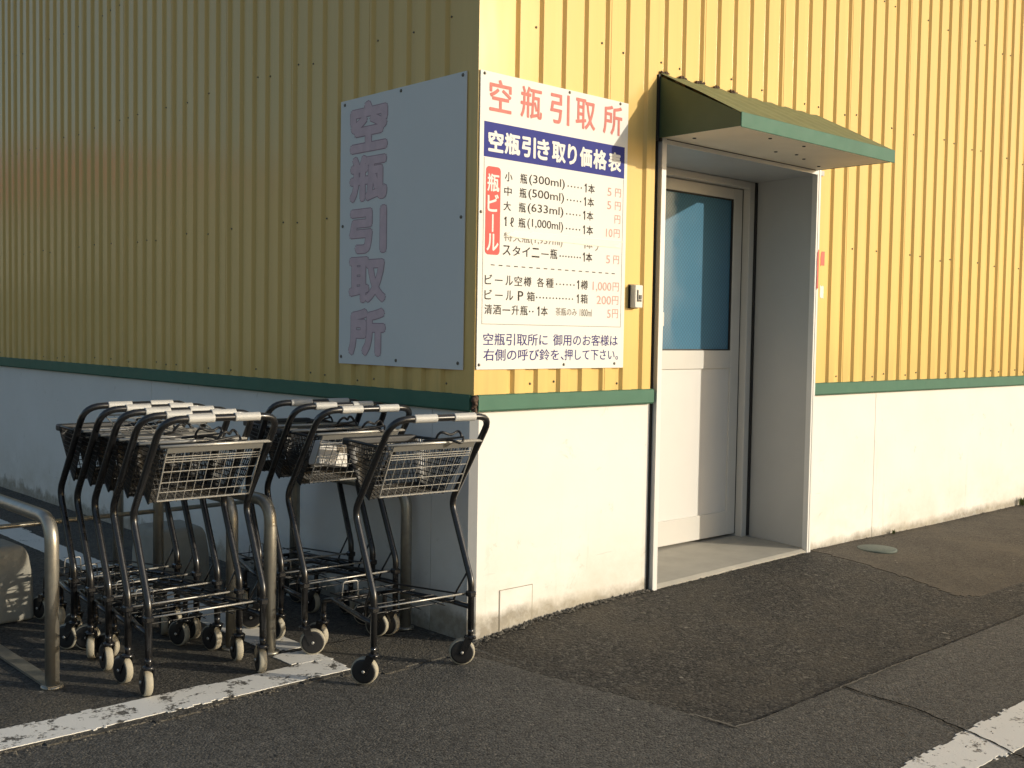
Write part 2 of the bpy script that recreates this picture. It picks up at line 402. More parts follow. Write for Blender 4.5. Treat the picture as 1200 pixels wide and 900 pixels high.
ribbon('crack', [(.737, -1.345), (.73, -1.451), (.745, -1.564), (.724, -1.682), (.678, -1.8), (.662, -1.868), (.615, -1.984), (.558, -2.106), (.50, -2.6), (.62, -3.2)], .006, 'crack_dark', -.0008, 'open crack running across the asphalt and the white line')
ribbon('crack', [(.06, -1.345), (.27, -1.338), (.73, -1.345), (1.37, -1.341), (1.98, -1.342), (4.4, -1.345)], .004, 'crack_dark', -.0065, 'joint along the edge of the asphalt patch')
ribbon('crack', [(-.085, -.15), (-.048, -.37), (-.024, -.6), (.006, -.83), (.036, -1.0), (.053, -1.2), (.056, -1.33)], .0035, 'crack_dark', -.0105, 'dark joint down the left side of the asphalt patch')
simple('sunlit_edge', (.19, .175, .145), .95, spec=.1, var=.4, scale=40, bump=.004)  # paler asphalt colour standing in for sunlight on the raised road edge
ribbon('crack_rim', [(.034, -1.16), (.043, -1.25), (.046, -1.343), (.14, -1.352)], .006, 'sunlit_edge', .0015, 'pale strip coloured as the sunlit rim at the corner of the patch')
ribbon('crack_rim', [(.70, -1.353), (1.05, -1.351), (1.40, -1.352)], .004, 'sunlit_edge', .0012, 'pale strip coloured as the sunlit rim along the patch joint')
ribbon('crack', [(-.56, .425), (-.28, .40), (-.05, .36)], .004, 'crack_dark', .0015, 'thin joint in the yard asphalt')

# ------------------------------------------------------------------ building
bld = empty('warehouse_building'); tag(bld, 'yellow corrugated steel warehouse on a white concrete base with green trim', 'building')
ZF = 1.078; ZT = 5.2
def profile(start, end, first, pitch, depth=.015, slope=.014, crest=.064):
    """outline of the corrugation: (along, inward offset); crests begin at first+k*pitch"""
    out = [(start, None)]; k = 0; ev = []
    c = first-pitch*60
    while c < end+pitch:
        ev += [(c-slope, depth), (c, 0), (c+crest, 0), (c+crest+slope, depth)]; c += pitch
    def val(s):
        for (a, da), (b, db) in zip(ev[:-1], ev[1:]):
            if a <= s <= b: return da+(db-da)*(s-a)/(b-a) if b > a else da
        return depth
    return [(start, val(start))]+[e for e in ev if start < e[0] < end]+[(end, val(end))]
FP = .1435; F0 = .236; SP = .1372; S0 = .226
def clad_front(x0, x1, z0, z1, corner=False):
    pr = profile(x0, x1, F0, FP)
    if corner: pr = [(0.0, 0.0), (.188, 0.0), (.200, .015)]+[q for q in pr if q[0] > .205]
    n = len(pr); vs = [(x, y, z) for z in (z0, z1) for x, y in pr]
    m = MB(); m.add(vs, [(i, i+1, n+i+1, n+i) for i in range(n-1)])
    return m.build('cladding', 'cladding_yellow', bld)
def clad_side(y0, y1, z0, z1):
    pr = [(0.0, 0.0), (.146, 0.0), (.160, .015)]+[q for q in profile(y0, y1, S0, SP) if q[0] > .165]
    n = len(pr); vs = [(x, y, z) for z in (z0, z1) for y, x in pr]
    m = MB(); m.add(vs, [(i, n+i, n+i+1, i+1) for i in range(n-1)])
    return m.build('cladding', 'cladding_yellow', bld)
clad_front(0, 1.172, ZF, ZT, True); clad_front(1.172, 2.618, 2.335, ZT); clad_front(2.618, 16, ZF, ZT)
clad_side(0, 14, ZF, ZT)
# the body behind the cladding
m = MB()
m.box(.03, 1.20, .03, .24, 1.0, ZT-.02); m.prism([(2.66, .03), (16, .03), (16, .24), (2.70, .24)], (1.0, ZT-.02), 'z'); m.box(1.20, 2.64, .03, .24, 2.34, ZT-.02)
m.box(.03, .24, .24, 14, 1.0, ZT-.02); m.box(15.8, 16, .24, 14, 0, ZT-.02); m.box(.24, 15.8, 13.8, 14, 0, ZT-.02)
m.build('wall_core', 'interior_dark', bld)
MB().box(-.06, 16.1, -.06, 14.1, ZT, ZT+.12).build('roof', 'roof_grey', bld)
# concrete base panels
C = .028
def base_panel(x0, x1, y0, y1, mat, chamfer=False, z1=1.03):
    m = MB()
    if chamfer: m.prism([(x0+C, y0), (x1, y0), (x1, y0+.22), (x0+.22, y0+.22), (x0+.22, y1), (x0, y1), (x0, y0+C)], (-.3, z1), 'z')
    else: m.box(x0, x1, y0, y1, -.3, z1)
    return m.build('base_panel', mat, bld)
base_panel(.018, 1.198, .018, .30, 'base_front', True)
m = MB(); m.prism([(2.6475, .018), (3.420, .018), (3.420, .24), (2.69, .24)], (-.3, 1.03), 'z'); m.build('base_panel', 'base_front', bld); base_panel(3.425, 8.0, .018, .24, 'base_front'); base_panel(8.005, 16, .018, .24, 'base_front')
base_panel(.018, .24, .303, 3.15, 'base_side'); base_panel(.0185, .24, 3.155, 7.0, 'base_side'); base_panel(.018, .24, 7.005, 14, 'base_side')
# a filled-in hatch on the front base: thin outline of its cover plate
m = MB(); m.box(.183, .382, .0145, .0185, .02, .208); hp = m.build('hatch_plate', 'base_front', bld, .002, 1)
m = MB(); m.box(.180, .385, .0165, .0178, .208, .2115); m.box(.3822, .3855, .0165, .0178, .02, .2079); m.box(.1795, .1828, .0165, .0178, .02, .2079); m.build('plate_joint', 'joint_brown', hp)
# green flashing
def flash(pts, name='flashing'):
    # pts along path, drip profile
    m = MB(); n = len(pts)
    for a, b in zip(pts[:-1], pts[1:]): pass
    prof = [(-.002, 1.082), (-.012, 1.078), (-.012, 1.016), (-.004, 1.008), (.016, 1.010), (.02, 1.082)]
    vs = []
    for (x, y, nx, ny) in pts:
        for d, z in prof: vs.append((x-nx*d if False else x+nx*(-d), y+ny*(-d), z))
    k = len(prof); fs = [(i*k+j, i*k+(j+1) % k, (i+1)*k+(j+1) % k, (i+1)*k+j) for i in range(n-1) for j in range(k)]
    fs += [tuple(range(k)), tuple(range((n-1)*k, n*k))]
    m.add(vs, fs); return m.build(name, 'green_metal', bld)
flash([(.018, 0, 0, -1), (1.178, 0, 0, -1)]); flash([(2.622, 0, 0, -1), (9.0, 0, 0, -1)])
flash([(0, .016, -1, 0), (0, 6.0, -1, 0)]); flash([(0, 6.003, -1, 0), (0, 13.9, -1, 0)])
m = MB()
for i in range(14):
    a = random.random()*6.28; rr = random.uniform(.006, .016)
    c = Vector((-.004+random.uniform(-.008, .012), -.004+random.uniform(-.008, .012), 1.05+random.uniform(-.04, .045)))
    m.lathe([(-rr, rr*.4), (-rr*.4, rr), (rr*.5, rr*.9), (rr, rr*.3)], 7, 'z', c)
m.build('corner_bracket', 'rust', bld)
# screws in the cladding
m = MB()
def screw_f(x, z, y=.015): m.lathe([(-.006, .0025), (-.004, .005), (0, .006)], 8, 'y', (x, y, z))
for r_i, z in enumerate((1.118, 1.90, 2.70, 3.45)):
    for k in range(0, 46):
        x = F0+k*FP-.030
        if 1.16 < x < 2.63 and z < 2.4: continue
        if (k*7+r_i*3) % 3 == 0 or (k*5+r_i) % 4 == 0: continue
        if .02 < x < .93 and 1.2 < z < 2.44: continue
        screw_f(x+random.uniform(-.006, .006), z+random.uniform(-.012, .012))
o = m.build('cladding_screws', 'screw_metal', bld); o['kind'] = 'stuff'
m = MB()
def screw_s(y, z): m.lathe([(-.005, .002), (-.003, .004), (0, .005)], 8, 'x', (.015, y, z))
for r_i, z in enumerate((1.118, 1.90, 2.70, 3.45)):
    for k in range(0, 60):
        y = S0+k*SP-.030
        if (k*5+r_i*2) % 4 != 0 and (k*3+r_i) % 7 > 1: continue
        if .05 < y < 1.0 and 1.2 < z < 2.44: continue
        screw_s(y+random.uniform(-.006, .006), z+random.uniform(-.012, .012))
o = m.build('cladding_screws', 'screw_metal', bld); o['kind'] = 'stuff'

# lap joints of the sheets
m = MB()
for k in range(0, 22):
    x = F0+(4+5*k)*FP+.012
    z0 = 2.64 if 1.17 < x < 2.62 else ZF
    m.box(x, x+.004, -.0016, -.0002, z0, ZT)
o = m.build('lap_seams', 'cladding_yellow', bld); o['kind'] = 'stuff'
m = MB()
for k in range(0, 20):
    y = S0+(4+5*k)*SP+.012; m.box(-.0016, -.0002, y, y+.004, ZF, ZT)
o = m.build('lap_seams', 'cladding_yellow', bld); o['kind'] = 'stuff'
# ---- door recess
ZL = 2.298; DY = .50
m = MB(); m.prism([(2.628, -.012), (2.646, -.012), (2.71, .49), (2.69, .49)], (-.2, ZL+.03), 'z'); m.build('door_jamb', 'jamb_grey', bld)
MB().box(2.6275, 2.6465, -.0165, -.0125, -.2, ZL+.03).build('jamb_trim', 'white_steel', bld)
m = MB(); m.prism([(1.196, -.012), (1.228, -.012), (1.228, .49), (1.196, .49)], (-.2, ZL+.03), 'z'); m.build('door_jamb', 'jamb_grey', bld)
MB().box(1.1955, 1.2285, -.0165, -.0125, -.2, ZL+.03).build('jamb_trim', 'white_steel', bld)
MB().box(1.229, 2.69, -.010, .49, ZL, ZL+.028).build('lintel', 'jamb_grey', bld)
MB().box(1.229, 2.627, -.0145, -.0105, ZL-.001, ZL+.020).build('lintel_trim', 'white_steel', bld)
MB().box(1.183, 1.1945, .010, .10, .05, ZL+.02).build('jamb_gap', 'dark_gap', bld)
MB().box(2.612, 2.627, -.014, .02, .05, ZL+.03).build('jamb_trim', 'white_steel', bld)
MB().box(1.20, 2.72, .62, .66, -.1, 2.6).build('back_wall', 'interior_dark', bld)
# step
m = MB(); nx = 24; vs = []
for i in range(nx+1):
    x = 1.229+(2.655-1.229)*i/nx; e = .004*noise.noise(Vector((x*9, 0, 0)))
    vs += [(x, -.008+e, -.1), (x, -.008+e, .070+.018*i/nx), (x, .012+e, .083+.016*i/nx), (x, .62, .108)]
fs = [(4*i+j, 4*i+j+1, 4*i+j+5, 4*i+j+4) for i in range(nx) for j in range(3)]
m.add(vs, fs); m.build('door_step', 'concrete_step', bld)
# frame and leaf
m = MB(); m.box(2.612, 2.664, .452, .56, .095, ZL-.002); m.box(1.232, 2.611, .452, .56, 2.255, ZL-.002); m.box(1.232, 1.27, .452, .56, .095, 2.254)
frame = m.build('door_frame', 'aluminium_white', bld, .003, 1)
MB().box(2.6645, 2.6835, .444, .50, .11, ZL-.003).build('frame_seal', 'seal_black', frame)
MB().box(2.6055, 2.6115, .500, .52, .12, 2.25).build('frame_seal', 'seal_black', frame)
def leaf(x0, x1, y, st=.085):
    m = MB(); t = .036
    m.box(x0, x0+.06, y, y+t, .122, 2.25); m.box(x1-st, x1, y, y+t, .122, 2.25)
    m.box(x0+.0601, x1-st-.0001, y+.0005, y+t, 2.185, 2.25); m.box(x0+.0601, x1-st-.0001, y+.0005, y+t, 1.152, 1.262); m.box(x0+.0601, x1-st-.0001, y+.0005, y+t, .122, .268)
    d = m.build('door_leaf', 'aluminium_white', bld, .002, 1)
    MB().box(x0+.055, x1-st+.005, y+.018, y+.024, 1.258, 2.19).build('window_pane', 'wired_glass', d)
    m = MB()
    for (a, b, c_, e) in ((x0+.06, x1-st, 1.2622, 1.270), (x0+.06, x1-st, 2.177, 2.1848)): m.box(a, b, y+.006, y+.017, c_, e)
    m.box(x1-st-.008, x1-st-.0002, y+.006, y+.017, 1.2702, 2.1768)
    m.build('glazing_seal', 'seal_black', d)
    MB().box(x0+.055, x1-st+.005, y+.012, y+.024, .262, 1.158).build('kick_panel', 'kick_panel', d)
    return d
d1 = leaf(1.80, 2.605, DY)
m = MB(); m.box(1.806, 1.838, DY-.022, DY-.001, 1.375, 1.505); m.box(1.812, 1.832, DY-.034, DY-.0225, 1.40, 1.48); m.build('door_handle', 'aluminium_white', d1, .003, 1)
d2 = leaf(1.275, 1.86, DY+.045, .06)
# ---- canopy
CX0, CX1, CP, CZT, CZB = 1.178, 2.600, .494, 2.625, 2.318
m = MB(); nrib = 40; vs = []
for i in range(nrib+1):
    x = CX0+.004+(CX1-CX0-.008)*i/nrib
    for j, (y, z) in enumerate(((-.003, CZT+.012), (-CP*.5, (CZT+CZB+.062)/2+.010), (-CP+.004, CZB+.064))):
        vs.append((x, y, z+.004*math.sin(i*1.45)*(.6 if j else 1)+.002*noise.noise(Vector((x*7, y*7, 0)))))
fs = [(3*i+j, 3*i+j+1, 3*i+j+4, 3*i+j+3) for i in range(nrib) for j in range(2)]
m.add(vs, fs, True); can = m.build('canopy', 'canopy_roof', bld)
for x0, x1 in ((CX0-.003, CX0+.003), (CX1-.003, CX1+.003)):
    m = MB(); m.prism([(.016, CZB+.002), (.016, CZT), (0, CZT), (-CP+.003, CZB+.060), (-CP+.003, CZB+.002)], (x0, x1), 'x'); m.build('side_panel', 'canopy_green', can)
m = MB(); m.box(CX0-.004, CX1+.004, -CP-.003, -CP+.0025, CZB-.004, CZB+.066); m.build('fascia', 'green_metal', can, .002, 1)
m = MB(); m.box(CX0+.004, CX1-.004, -CP+.003, -.014, CZB+.004, CZB+.016); sf = m.build('soffit', 'soffit', can)
MB().box(CX0-.013, CX0-.0035, -.010, .014, CZB-.01, CZT+.004).build('edge_seal', 'seal_black', can)
m = MB()
for x, y in ((1.30, -.13), (1.55, -.40), (1.85, -.40), (1.90, -.2), (2.05, -.23), (2.2, -.18), (2.48, -.1)): m.lathe([(-.004, .008), (.004, .012)], 8, 'z', (x, y, CZB+.004))
o = m.build('soffit_screws', 'seal_black', can); o['kind'] = 'stuff'
MB().box(CX0+.004, CX1-.004, -.0135, -.003, CZB-.012, CZB+.012).build('soffit_trim', 'seal_black', can)
m = MB()
for k in range(-1, 12):
    x = F0+k*FP
    if x < 1.1 or x > 2.62: continue
    for q in range(5):
        xx = x-.04+q*.012+random.uniform(-.004, .004); m.lathe([(-.008, .004), (0, .010), (.009, .005)], 6, 'z', (xx, .006+random.uniform(-.004, .003), CZT+.016+random.uniform(-.006, .008)))
o = m.build('sealant', 'rust', can); o['kind'] = 'stuff'
# stickers left on the cladding by the jamb
def rag_plate(name, x0, x1, z0, z1, y, mat, parent, sd):
    rnd = random.Random(sd); n = 16; pts = []
    for k in range(n):
        a = 2*math.pi*k/n; ca, sa = math.cos(a), math.sin(a); s_ = 1/max(abs(ca), abs(sa)); q = s_*rnd.uniform(.78, 1.0)
        pts.append(((x0+x1)/2+ca*q*(x1-x0)/2, (z0+z1)/2+sa*q*(z1-z0)/2))
    m = MB(); m.prism(pts, (y, y+.0012), 'y'); return m.build(name, mat, parent)
o = rag_plate('sticker', 2.627, 2.647, 1.63, 1.875, -.0185, 'sticker_red', None, 3); tag(o, 'torn red paper strip stuck beside the door jamb', 'sticker', 'sticker remains')
o = rag_plate('sticker', 2.690, 2.735, 1.77, 1.86, -.0015, 'sticker_red', None, 5); tag(o, 'small scrap of red sticker right of the torn red strip', 'sticker', 'sticker remains')
o = rag_plate('sticker', 2.690, 2.735, 1.58, 1.66, -.0015, 'sticker_white', None, 9); tag(o, 'small white scrap of sticker below the red ones', 'sticker', 'sticker remains')

# ------------------------------------------------------------------ lettering
_tc = {}
def glyphs(s, bold):
    if (s, bold) not in _tc:
        cu = bpy.data.curves.new('lettering', 'FONT'); cu.body = s; cu.offset = bold; cu.resolution_u = 3
        o = bpy.data.objects.new('lettering', cu); col.objects.link(o); bpy.context.view_layer.update()
        me = o.evaluated_get(bpy.context.evaluated_depsgraph_get()).to_mesh()
        V = np.array([v.co[:2] for v in me.vertices]); Fc = [tuple(p.vertices) for p in me.polygons]
        bpy.data.objects.remove(o); bpy.data.curves.remove(cu); _tc[s, bold] = (V, Fc)
    return _tc[s, bold]
def text(parent, s, x0, x1, z0, z1, mat, bold=0.0, lift=.0008, to3d=None, name='lettering'):
    """printed glyphs fitted to a box; weight comes from overprinting the outline with small offsets"""
    V, Fc = glyphs(s, 0.0); lo, hi = V.min(0), V.max(0); m = MB()
    em = (z1-z0)*.92; e = max(0., bold)*em*1.5; k = 0
    U = (V-lo)/(hi-lo); offs = [(0, 0)]
    if e > 0: offs = [(math.cos(i*math.pi/4)*e, math.sin(i*math.pi/4)*e) for i in range(8)] if bold > .012 else [(e, e), (-e, e), (e, -e), (-e, -e)]
    for dx, dz in offs:
        m.add([to3d(x0+e+u*(x1-x0-2*e)+dx, z0+e+w*(z1-z0-2*e)+dz, lift+k*.00004) for u, w in U], Fc); k += 1
    return m.build(name, mat, parent)
# ---- price board on the front wall
sg = empty('price_board', (0.006, -.003, 1.190)); tag(sg, 'white bottle price board with navy band and printed Japanese price list', 'sign')
SW, SH = .940, 1.262
MB().box(0, SW, -.004, 0, 0, SH).build('panel', 'board_white', sg)
K = 1.0074
def fu(x): return (x+.025)*K
def fv(z): return (z-1.191)*K
def t3(u, v, l): return (u, -.004-l, v)
def T(s, x0, x1, z0, z1, mat, bold=0., lift=.0008): return text(sg, s, fu(x0), fu(x1), fv(z0), fv(z1), mat, bold, lift, t3)
def ONE(x0, x1, z0, z1, mat, bold=0.):
    xr, a, b = fu(x1)-.001, fv(z0), fv(z1); w = .0058
    pts = [(xr-w, a), (xr, a), (xr, b), (xr-w, b), (xr-w-.0065, b-.008), (xr-w-.0065, b-.0135), (xr-w, b-.010)]
    m = MB(); m.prism(pts, (-.0052, -.0046), 'y'); return m.build('lettering', mat, sg)
def rect(x0, x1, z0, z1, mat, lift, name): return MB().box(fu(x0), fu(x1), -.004-lift, -.004-lift+.0004, fv(z0), fv(z1)).build(name, mat, sg)
for ch, a, b in zip('空瓶引取所', (.025, .205, .385, .548, .732), (.152, .335, .508, .679, .865)): T(ch, a, b, 2.282, 2.418, 'red_text', .013)
rect(-.002, .887, 2.088, 2.235, 'navy_band', .0006, 'navy_band')
for ch, a, b in zip('空瓶引き取り価格表', (.021, .115, .216, .308, .400, .500, .579, .669, .772), (.108, .206, .300, .385, .488, .560, .661, .762, .863)):
    T(ch, a, b, 2.112, 2.203, 'board_white', .028, .0014)
# thin border
bw = .0022
for (a, b, c_, d_) in ((.000, .000+bw, 1.385, 2.085), (.884-bw, .884, 1.385, 2.085), (.000, .884, 1.3835, 1.3835+bw)): rect(a, b, c_, d_, 'ink_faded', .0006, 'border_line')
# badge
m = MB(); pts = []
bx0, bx1, bz0, bz1, br = fu(.012), fu(.096), fv(1.679), fv(2.050), .018
for (cx, cz, a0) in ((bx1-br, bz1-br, 0), (bx0+br, bz1-br, 90), (bx0+br, bz0+br, 180), (bx1-br, bz0+br, 270)):
    for k in range(6):
        a = R(a0+90*k/5); pts.append((cx+br*math.cos(a), cz+br*math.sin(a)))
m.prism(pts, (-.0048, -.0044), 'y'); m.build('red_badge', 'red_badge', sg)
for ch, z0, z1, a, b in (('瓶', 1.945, 2.020, .020, .088), ('ビ', 1.860, 1.935, .022, .086), ('丨', 1.775, 1.850, .049, .058), ('ル', 1.695, 1.768, .020, .088)):
    T(ch, a, b, z0, z1, 'board_white', .016, .0014)
def dots(x0, x1, z, n, r=.0038):
    m = MB()
    for i in range(n):
        x = fu(x0+(x1-x0)*i/(n-1)); m.lathe([(-.0006, r), (0, r)], 8, 'y', (x, -.0046, fv(z)))
    m.build('leader_dots', 'ink_text', sg)
def row(z, cap, mid, price, dx=0, mat='ink_text'):
    if len(cap) == 1: T(cap, .121+dx, .164+dx, z, z+.040, mat, .006)
    else:
        ONE(.120+dx, .140+dx, z, z+.040, mat); T(cap[1], .160+dx, .182+dx, z, z+.040, mat, .004)
    T('瓶', .211+dx, .252+dx, z, z+.042, mat, .006)
    T(mid, .264+dx, .486+dx, z-.003, z+.044, mat, .002)
    dots(.508+dx, .594+dx, z+.018, 5)
    ONE(0.610+dx, .630+dx, z+.001, z+.041, mat, .004); T('本', .640+dx, .684+dx, z, z+.042, mat, .006)
    if price == '円': T('円', .826, .866, z, z+.040, 'pink_text', .003)
    elif price == '10円': T('10', .768, .812, z, z+.038, 'pink_text', .002); T('円', .822, .864, z, z+.040, 'pink_text', .003)
    elif price: T('5', .772, .800, z, z+.038, 'pink_text', .002); T('円', .826, .867, z, z+.040, 'pink_text', .003)
row(1.997, '小', '(300ml)', '5円'); row(1.935, '中', '(500ml)', '5円', -.003); row(1.872, '大', '(633ml)', '円', -.006); row(1.806, '1ℓ', '(1,000ml)', '10円', -.006)
# half covered row with a strip of tape
T('特大瓶(1,957ml)', .120, .478, 1.736, 1.780, 'ink_faded', .003); ONE(.612, .630, 1.742, 1.780, 'ink_faded'); T('本', .636, .677, 1.742, 1.780, 'ink_faded', .004)
rag_plate('tape', fu(.112), fu(.900), fv(1.757), fv(1.792), -.0062, 'tape', sg, 11)
T('ア', .690, .745, 1.735, 1.778, 'ink_faded', -.004)
z = 1.682
for i, ch in enumerate('スタイニー'): T(ch, .114+i*.058, .114+i*.058+.046, z+(.016 if ch == 'ー' else 0), z+(.021 if ch == 'ー' else .042), 'ink_text', .006)
T('瓶', .402, .446, z, z+.044, 'ink_text', .006); dots(.465, .595, z+.016, 8)
ONE(0.608, .627, z, z+.041, 'ink_text', .006); T('本', .634, .676, z, z+.042, 'ink_text', .012); T('5', .772, .799, z, z+.038, 'pink_text', .002); T('円', .823, .863, z, z+.040, 'pink_text', .003)
m = MB()
for i in range(18):
    a = .047+i*(.831-.047)/17.4; m.box(fu(a), fu(a+.022), -.0048, -.0044, fv(1.634), fv(1.638))
m.build('dashed_line', 'ink_text', sg)
z = 1.553
for ch, a, b in zip('ビール空樽各種', (.014, .072, .134, .186, .242, .322, .378), (.056, .116, .176, .232, .288, .366, .426)):
    T(ch, a, b, z+(.017 if ch == 'ー' else 0), z+(.022 if ch == 'ー' else .042), 'ink_text', .006)
dots(.445, .558, z+.018, 6); ONE(0.574, .592, z, z+.041, 'ink_text', .004); T('樽', .604, .650, z, z+.043, 'ink_text', .006)
T('1,000', .684, .812, z-.006, z+.040, 'pink_text', .002); T('円', .822, .866, z, z+.042, 'pink_text', .003)
z = 1.489
for ch, a, b in zip('ビールP箱', (.014, .074, .137, .208, .262), (.056, .118, .180, .240, .310)):
    T(ch, a, b, z+(.017 if ch == 'ー' else 0), z+(.022 if ch == 'ー' else .042), 'ink_text', .006)
dots(.322, .550, z+.018, 12); ONE(0.574, .592, z, z+.041, 'ink_text', .004); T('箱', .604, .651, z, z+.043, 'ink_text', .006)
T('200', .712, .812, z, z+.040, 'pink_text', .002); T('円', .820, .864, z, z+.042, 'pink_text', .003)
z = 1.426
for ch, a, b in zip('清酒一升瓶', (.015, .064, .118, .172, .224), (.058, .110, .164, .216, .268)):
    T(ch, a, b, z+(.018 if ch == '一' else 0), z+(.023 if ch == '一' else .042), 'ink_text', .006)
dots(.280, .300, z+.018, 2); ONE(0.322, .341, z, z+.041, 'ink_text', .004); T('本', .350, .392, z, z+.042, 'ink_text', .006)
T('茶瓶のみ', .442, .580, z+.004, z+.040, 'ink_faded', .002); T('1800ml', .600, .680, z+.004, z+.038, 'ink_faded', .0)
T('5', .788, .812, z, z+.040, 'pink_text', .002); T('円', .822, .864, z, z+.043, 'pink_text', .003)
T('空瓶引取所に', .011, .395, 1.294, 1.346, 'navy_text', .004); T('御用のお客様は', .430, .865, 1.294, 1.346, 'navy_text', .004)
T('右側の呼び鈴を、', .013, .500, 1.228, 1.279, 'navy_text', .004); T('押して下さい。', .505, .870, 1.228, 1.279, 'navy_text', .004)
for x, z in ((-.011, 1.211), (.501, 1.209), (.845, 1.211), (-.003, 2.432), (.507, 2.433), (.850, 2.434), (-.016, 1.855)):
    m = MB(); m.lathe([(-.005, .003), (-.003, .006), (0, .007)], 10, 'y', (max(.012, fu(x)), -.004, fv(z))); m.build('screw', 'screw_metal', sg)
# ---- shaded board on the side wall (reads down)
s2 = empty('collection_board', (-.003, .068, 1.186)); tag(s2, 'white board with faded pink vertical Japanese lettering on shaded side wall', 'sign')
L2, H2 = .940, 1.270
MB().box(-.004, 0, 0, L2, 0, H2).build('panel', 'board_white', s2)
def t2(u, v, l): return (-.004-l, L2-u, v)      # u from the far edge towards the corner
for ch, zb, zt in zip('空瓶引取所', (2.195, 1.962, 1.715, 1.482, 1.229), (2.430, 2.178, 1.932, 1.697, 1.453)):
    a, b = 1.008-.925, 1.008-.627
    text(s2, ch, a-.004, b+.004, zb-1.186-.004, zt-1.186+.004, 'pink_outline', .048, .0006, t2)
    text(s2, ch, a, b, zb-1.186, zt-1.186, 'pink_faded', .036, .0012, t2)
for y, z in ((.974, 2.436), (.527, 2.440), (.093, 2.442), (.984, 1.853), (.093, 1.841), (.988, 1.22), (.543, 1.213), (.101, 1.214)):
    m = MB(); m.lathe([(-.005, .003), (-.003, .007), (0, .008)], 10, 'x', (-.004, y-.068, z-1.186)); m.build('screw', 'screw_metal', s2)
# ---- call button box
bb = empty('call_button', (.985, .0, 1.480)); tag(bb, 'small ivory call button box between price board and door', 'call button')
MB().box(-.004, .060, -.008, .016, -.003, .113).build('backing_plate', 'seal_black', bb)
MB().box(0, .056, -.042, -.0085, 0, .110).build('housing', 'box_ivory', bb, .004, 2)
m = MB(); m.box(.014, .020, -.0455, -.0425, .040, .086); m.box(.014, .044, -.0455, -.0425, .030, .0395); m.box(.028, .044, -.0455, -.0425, .042, .062); m.build('button', 'button_black', bb)

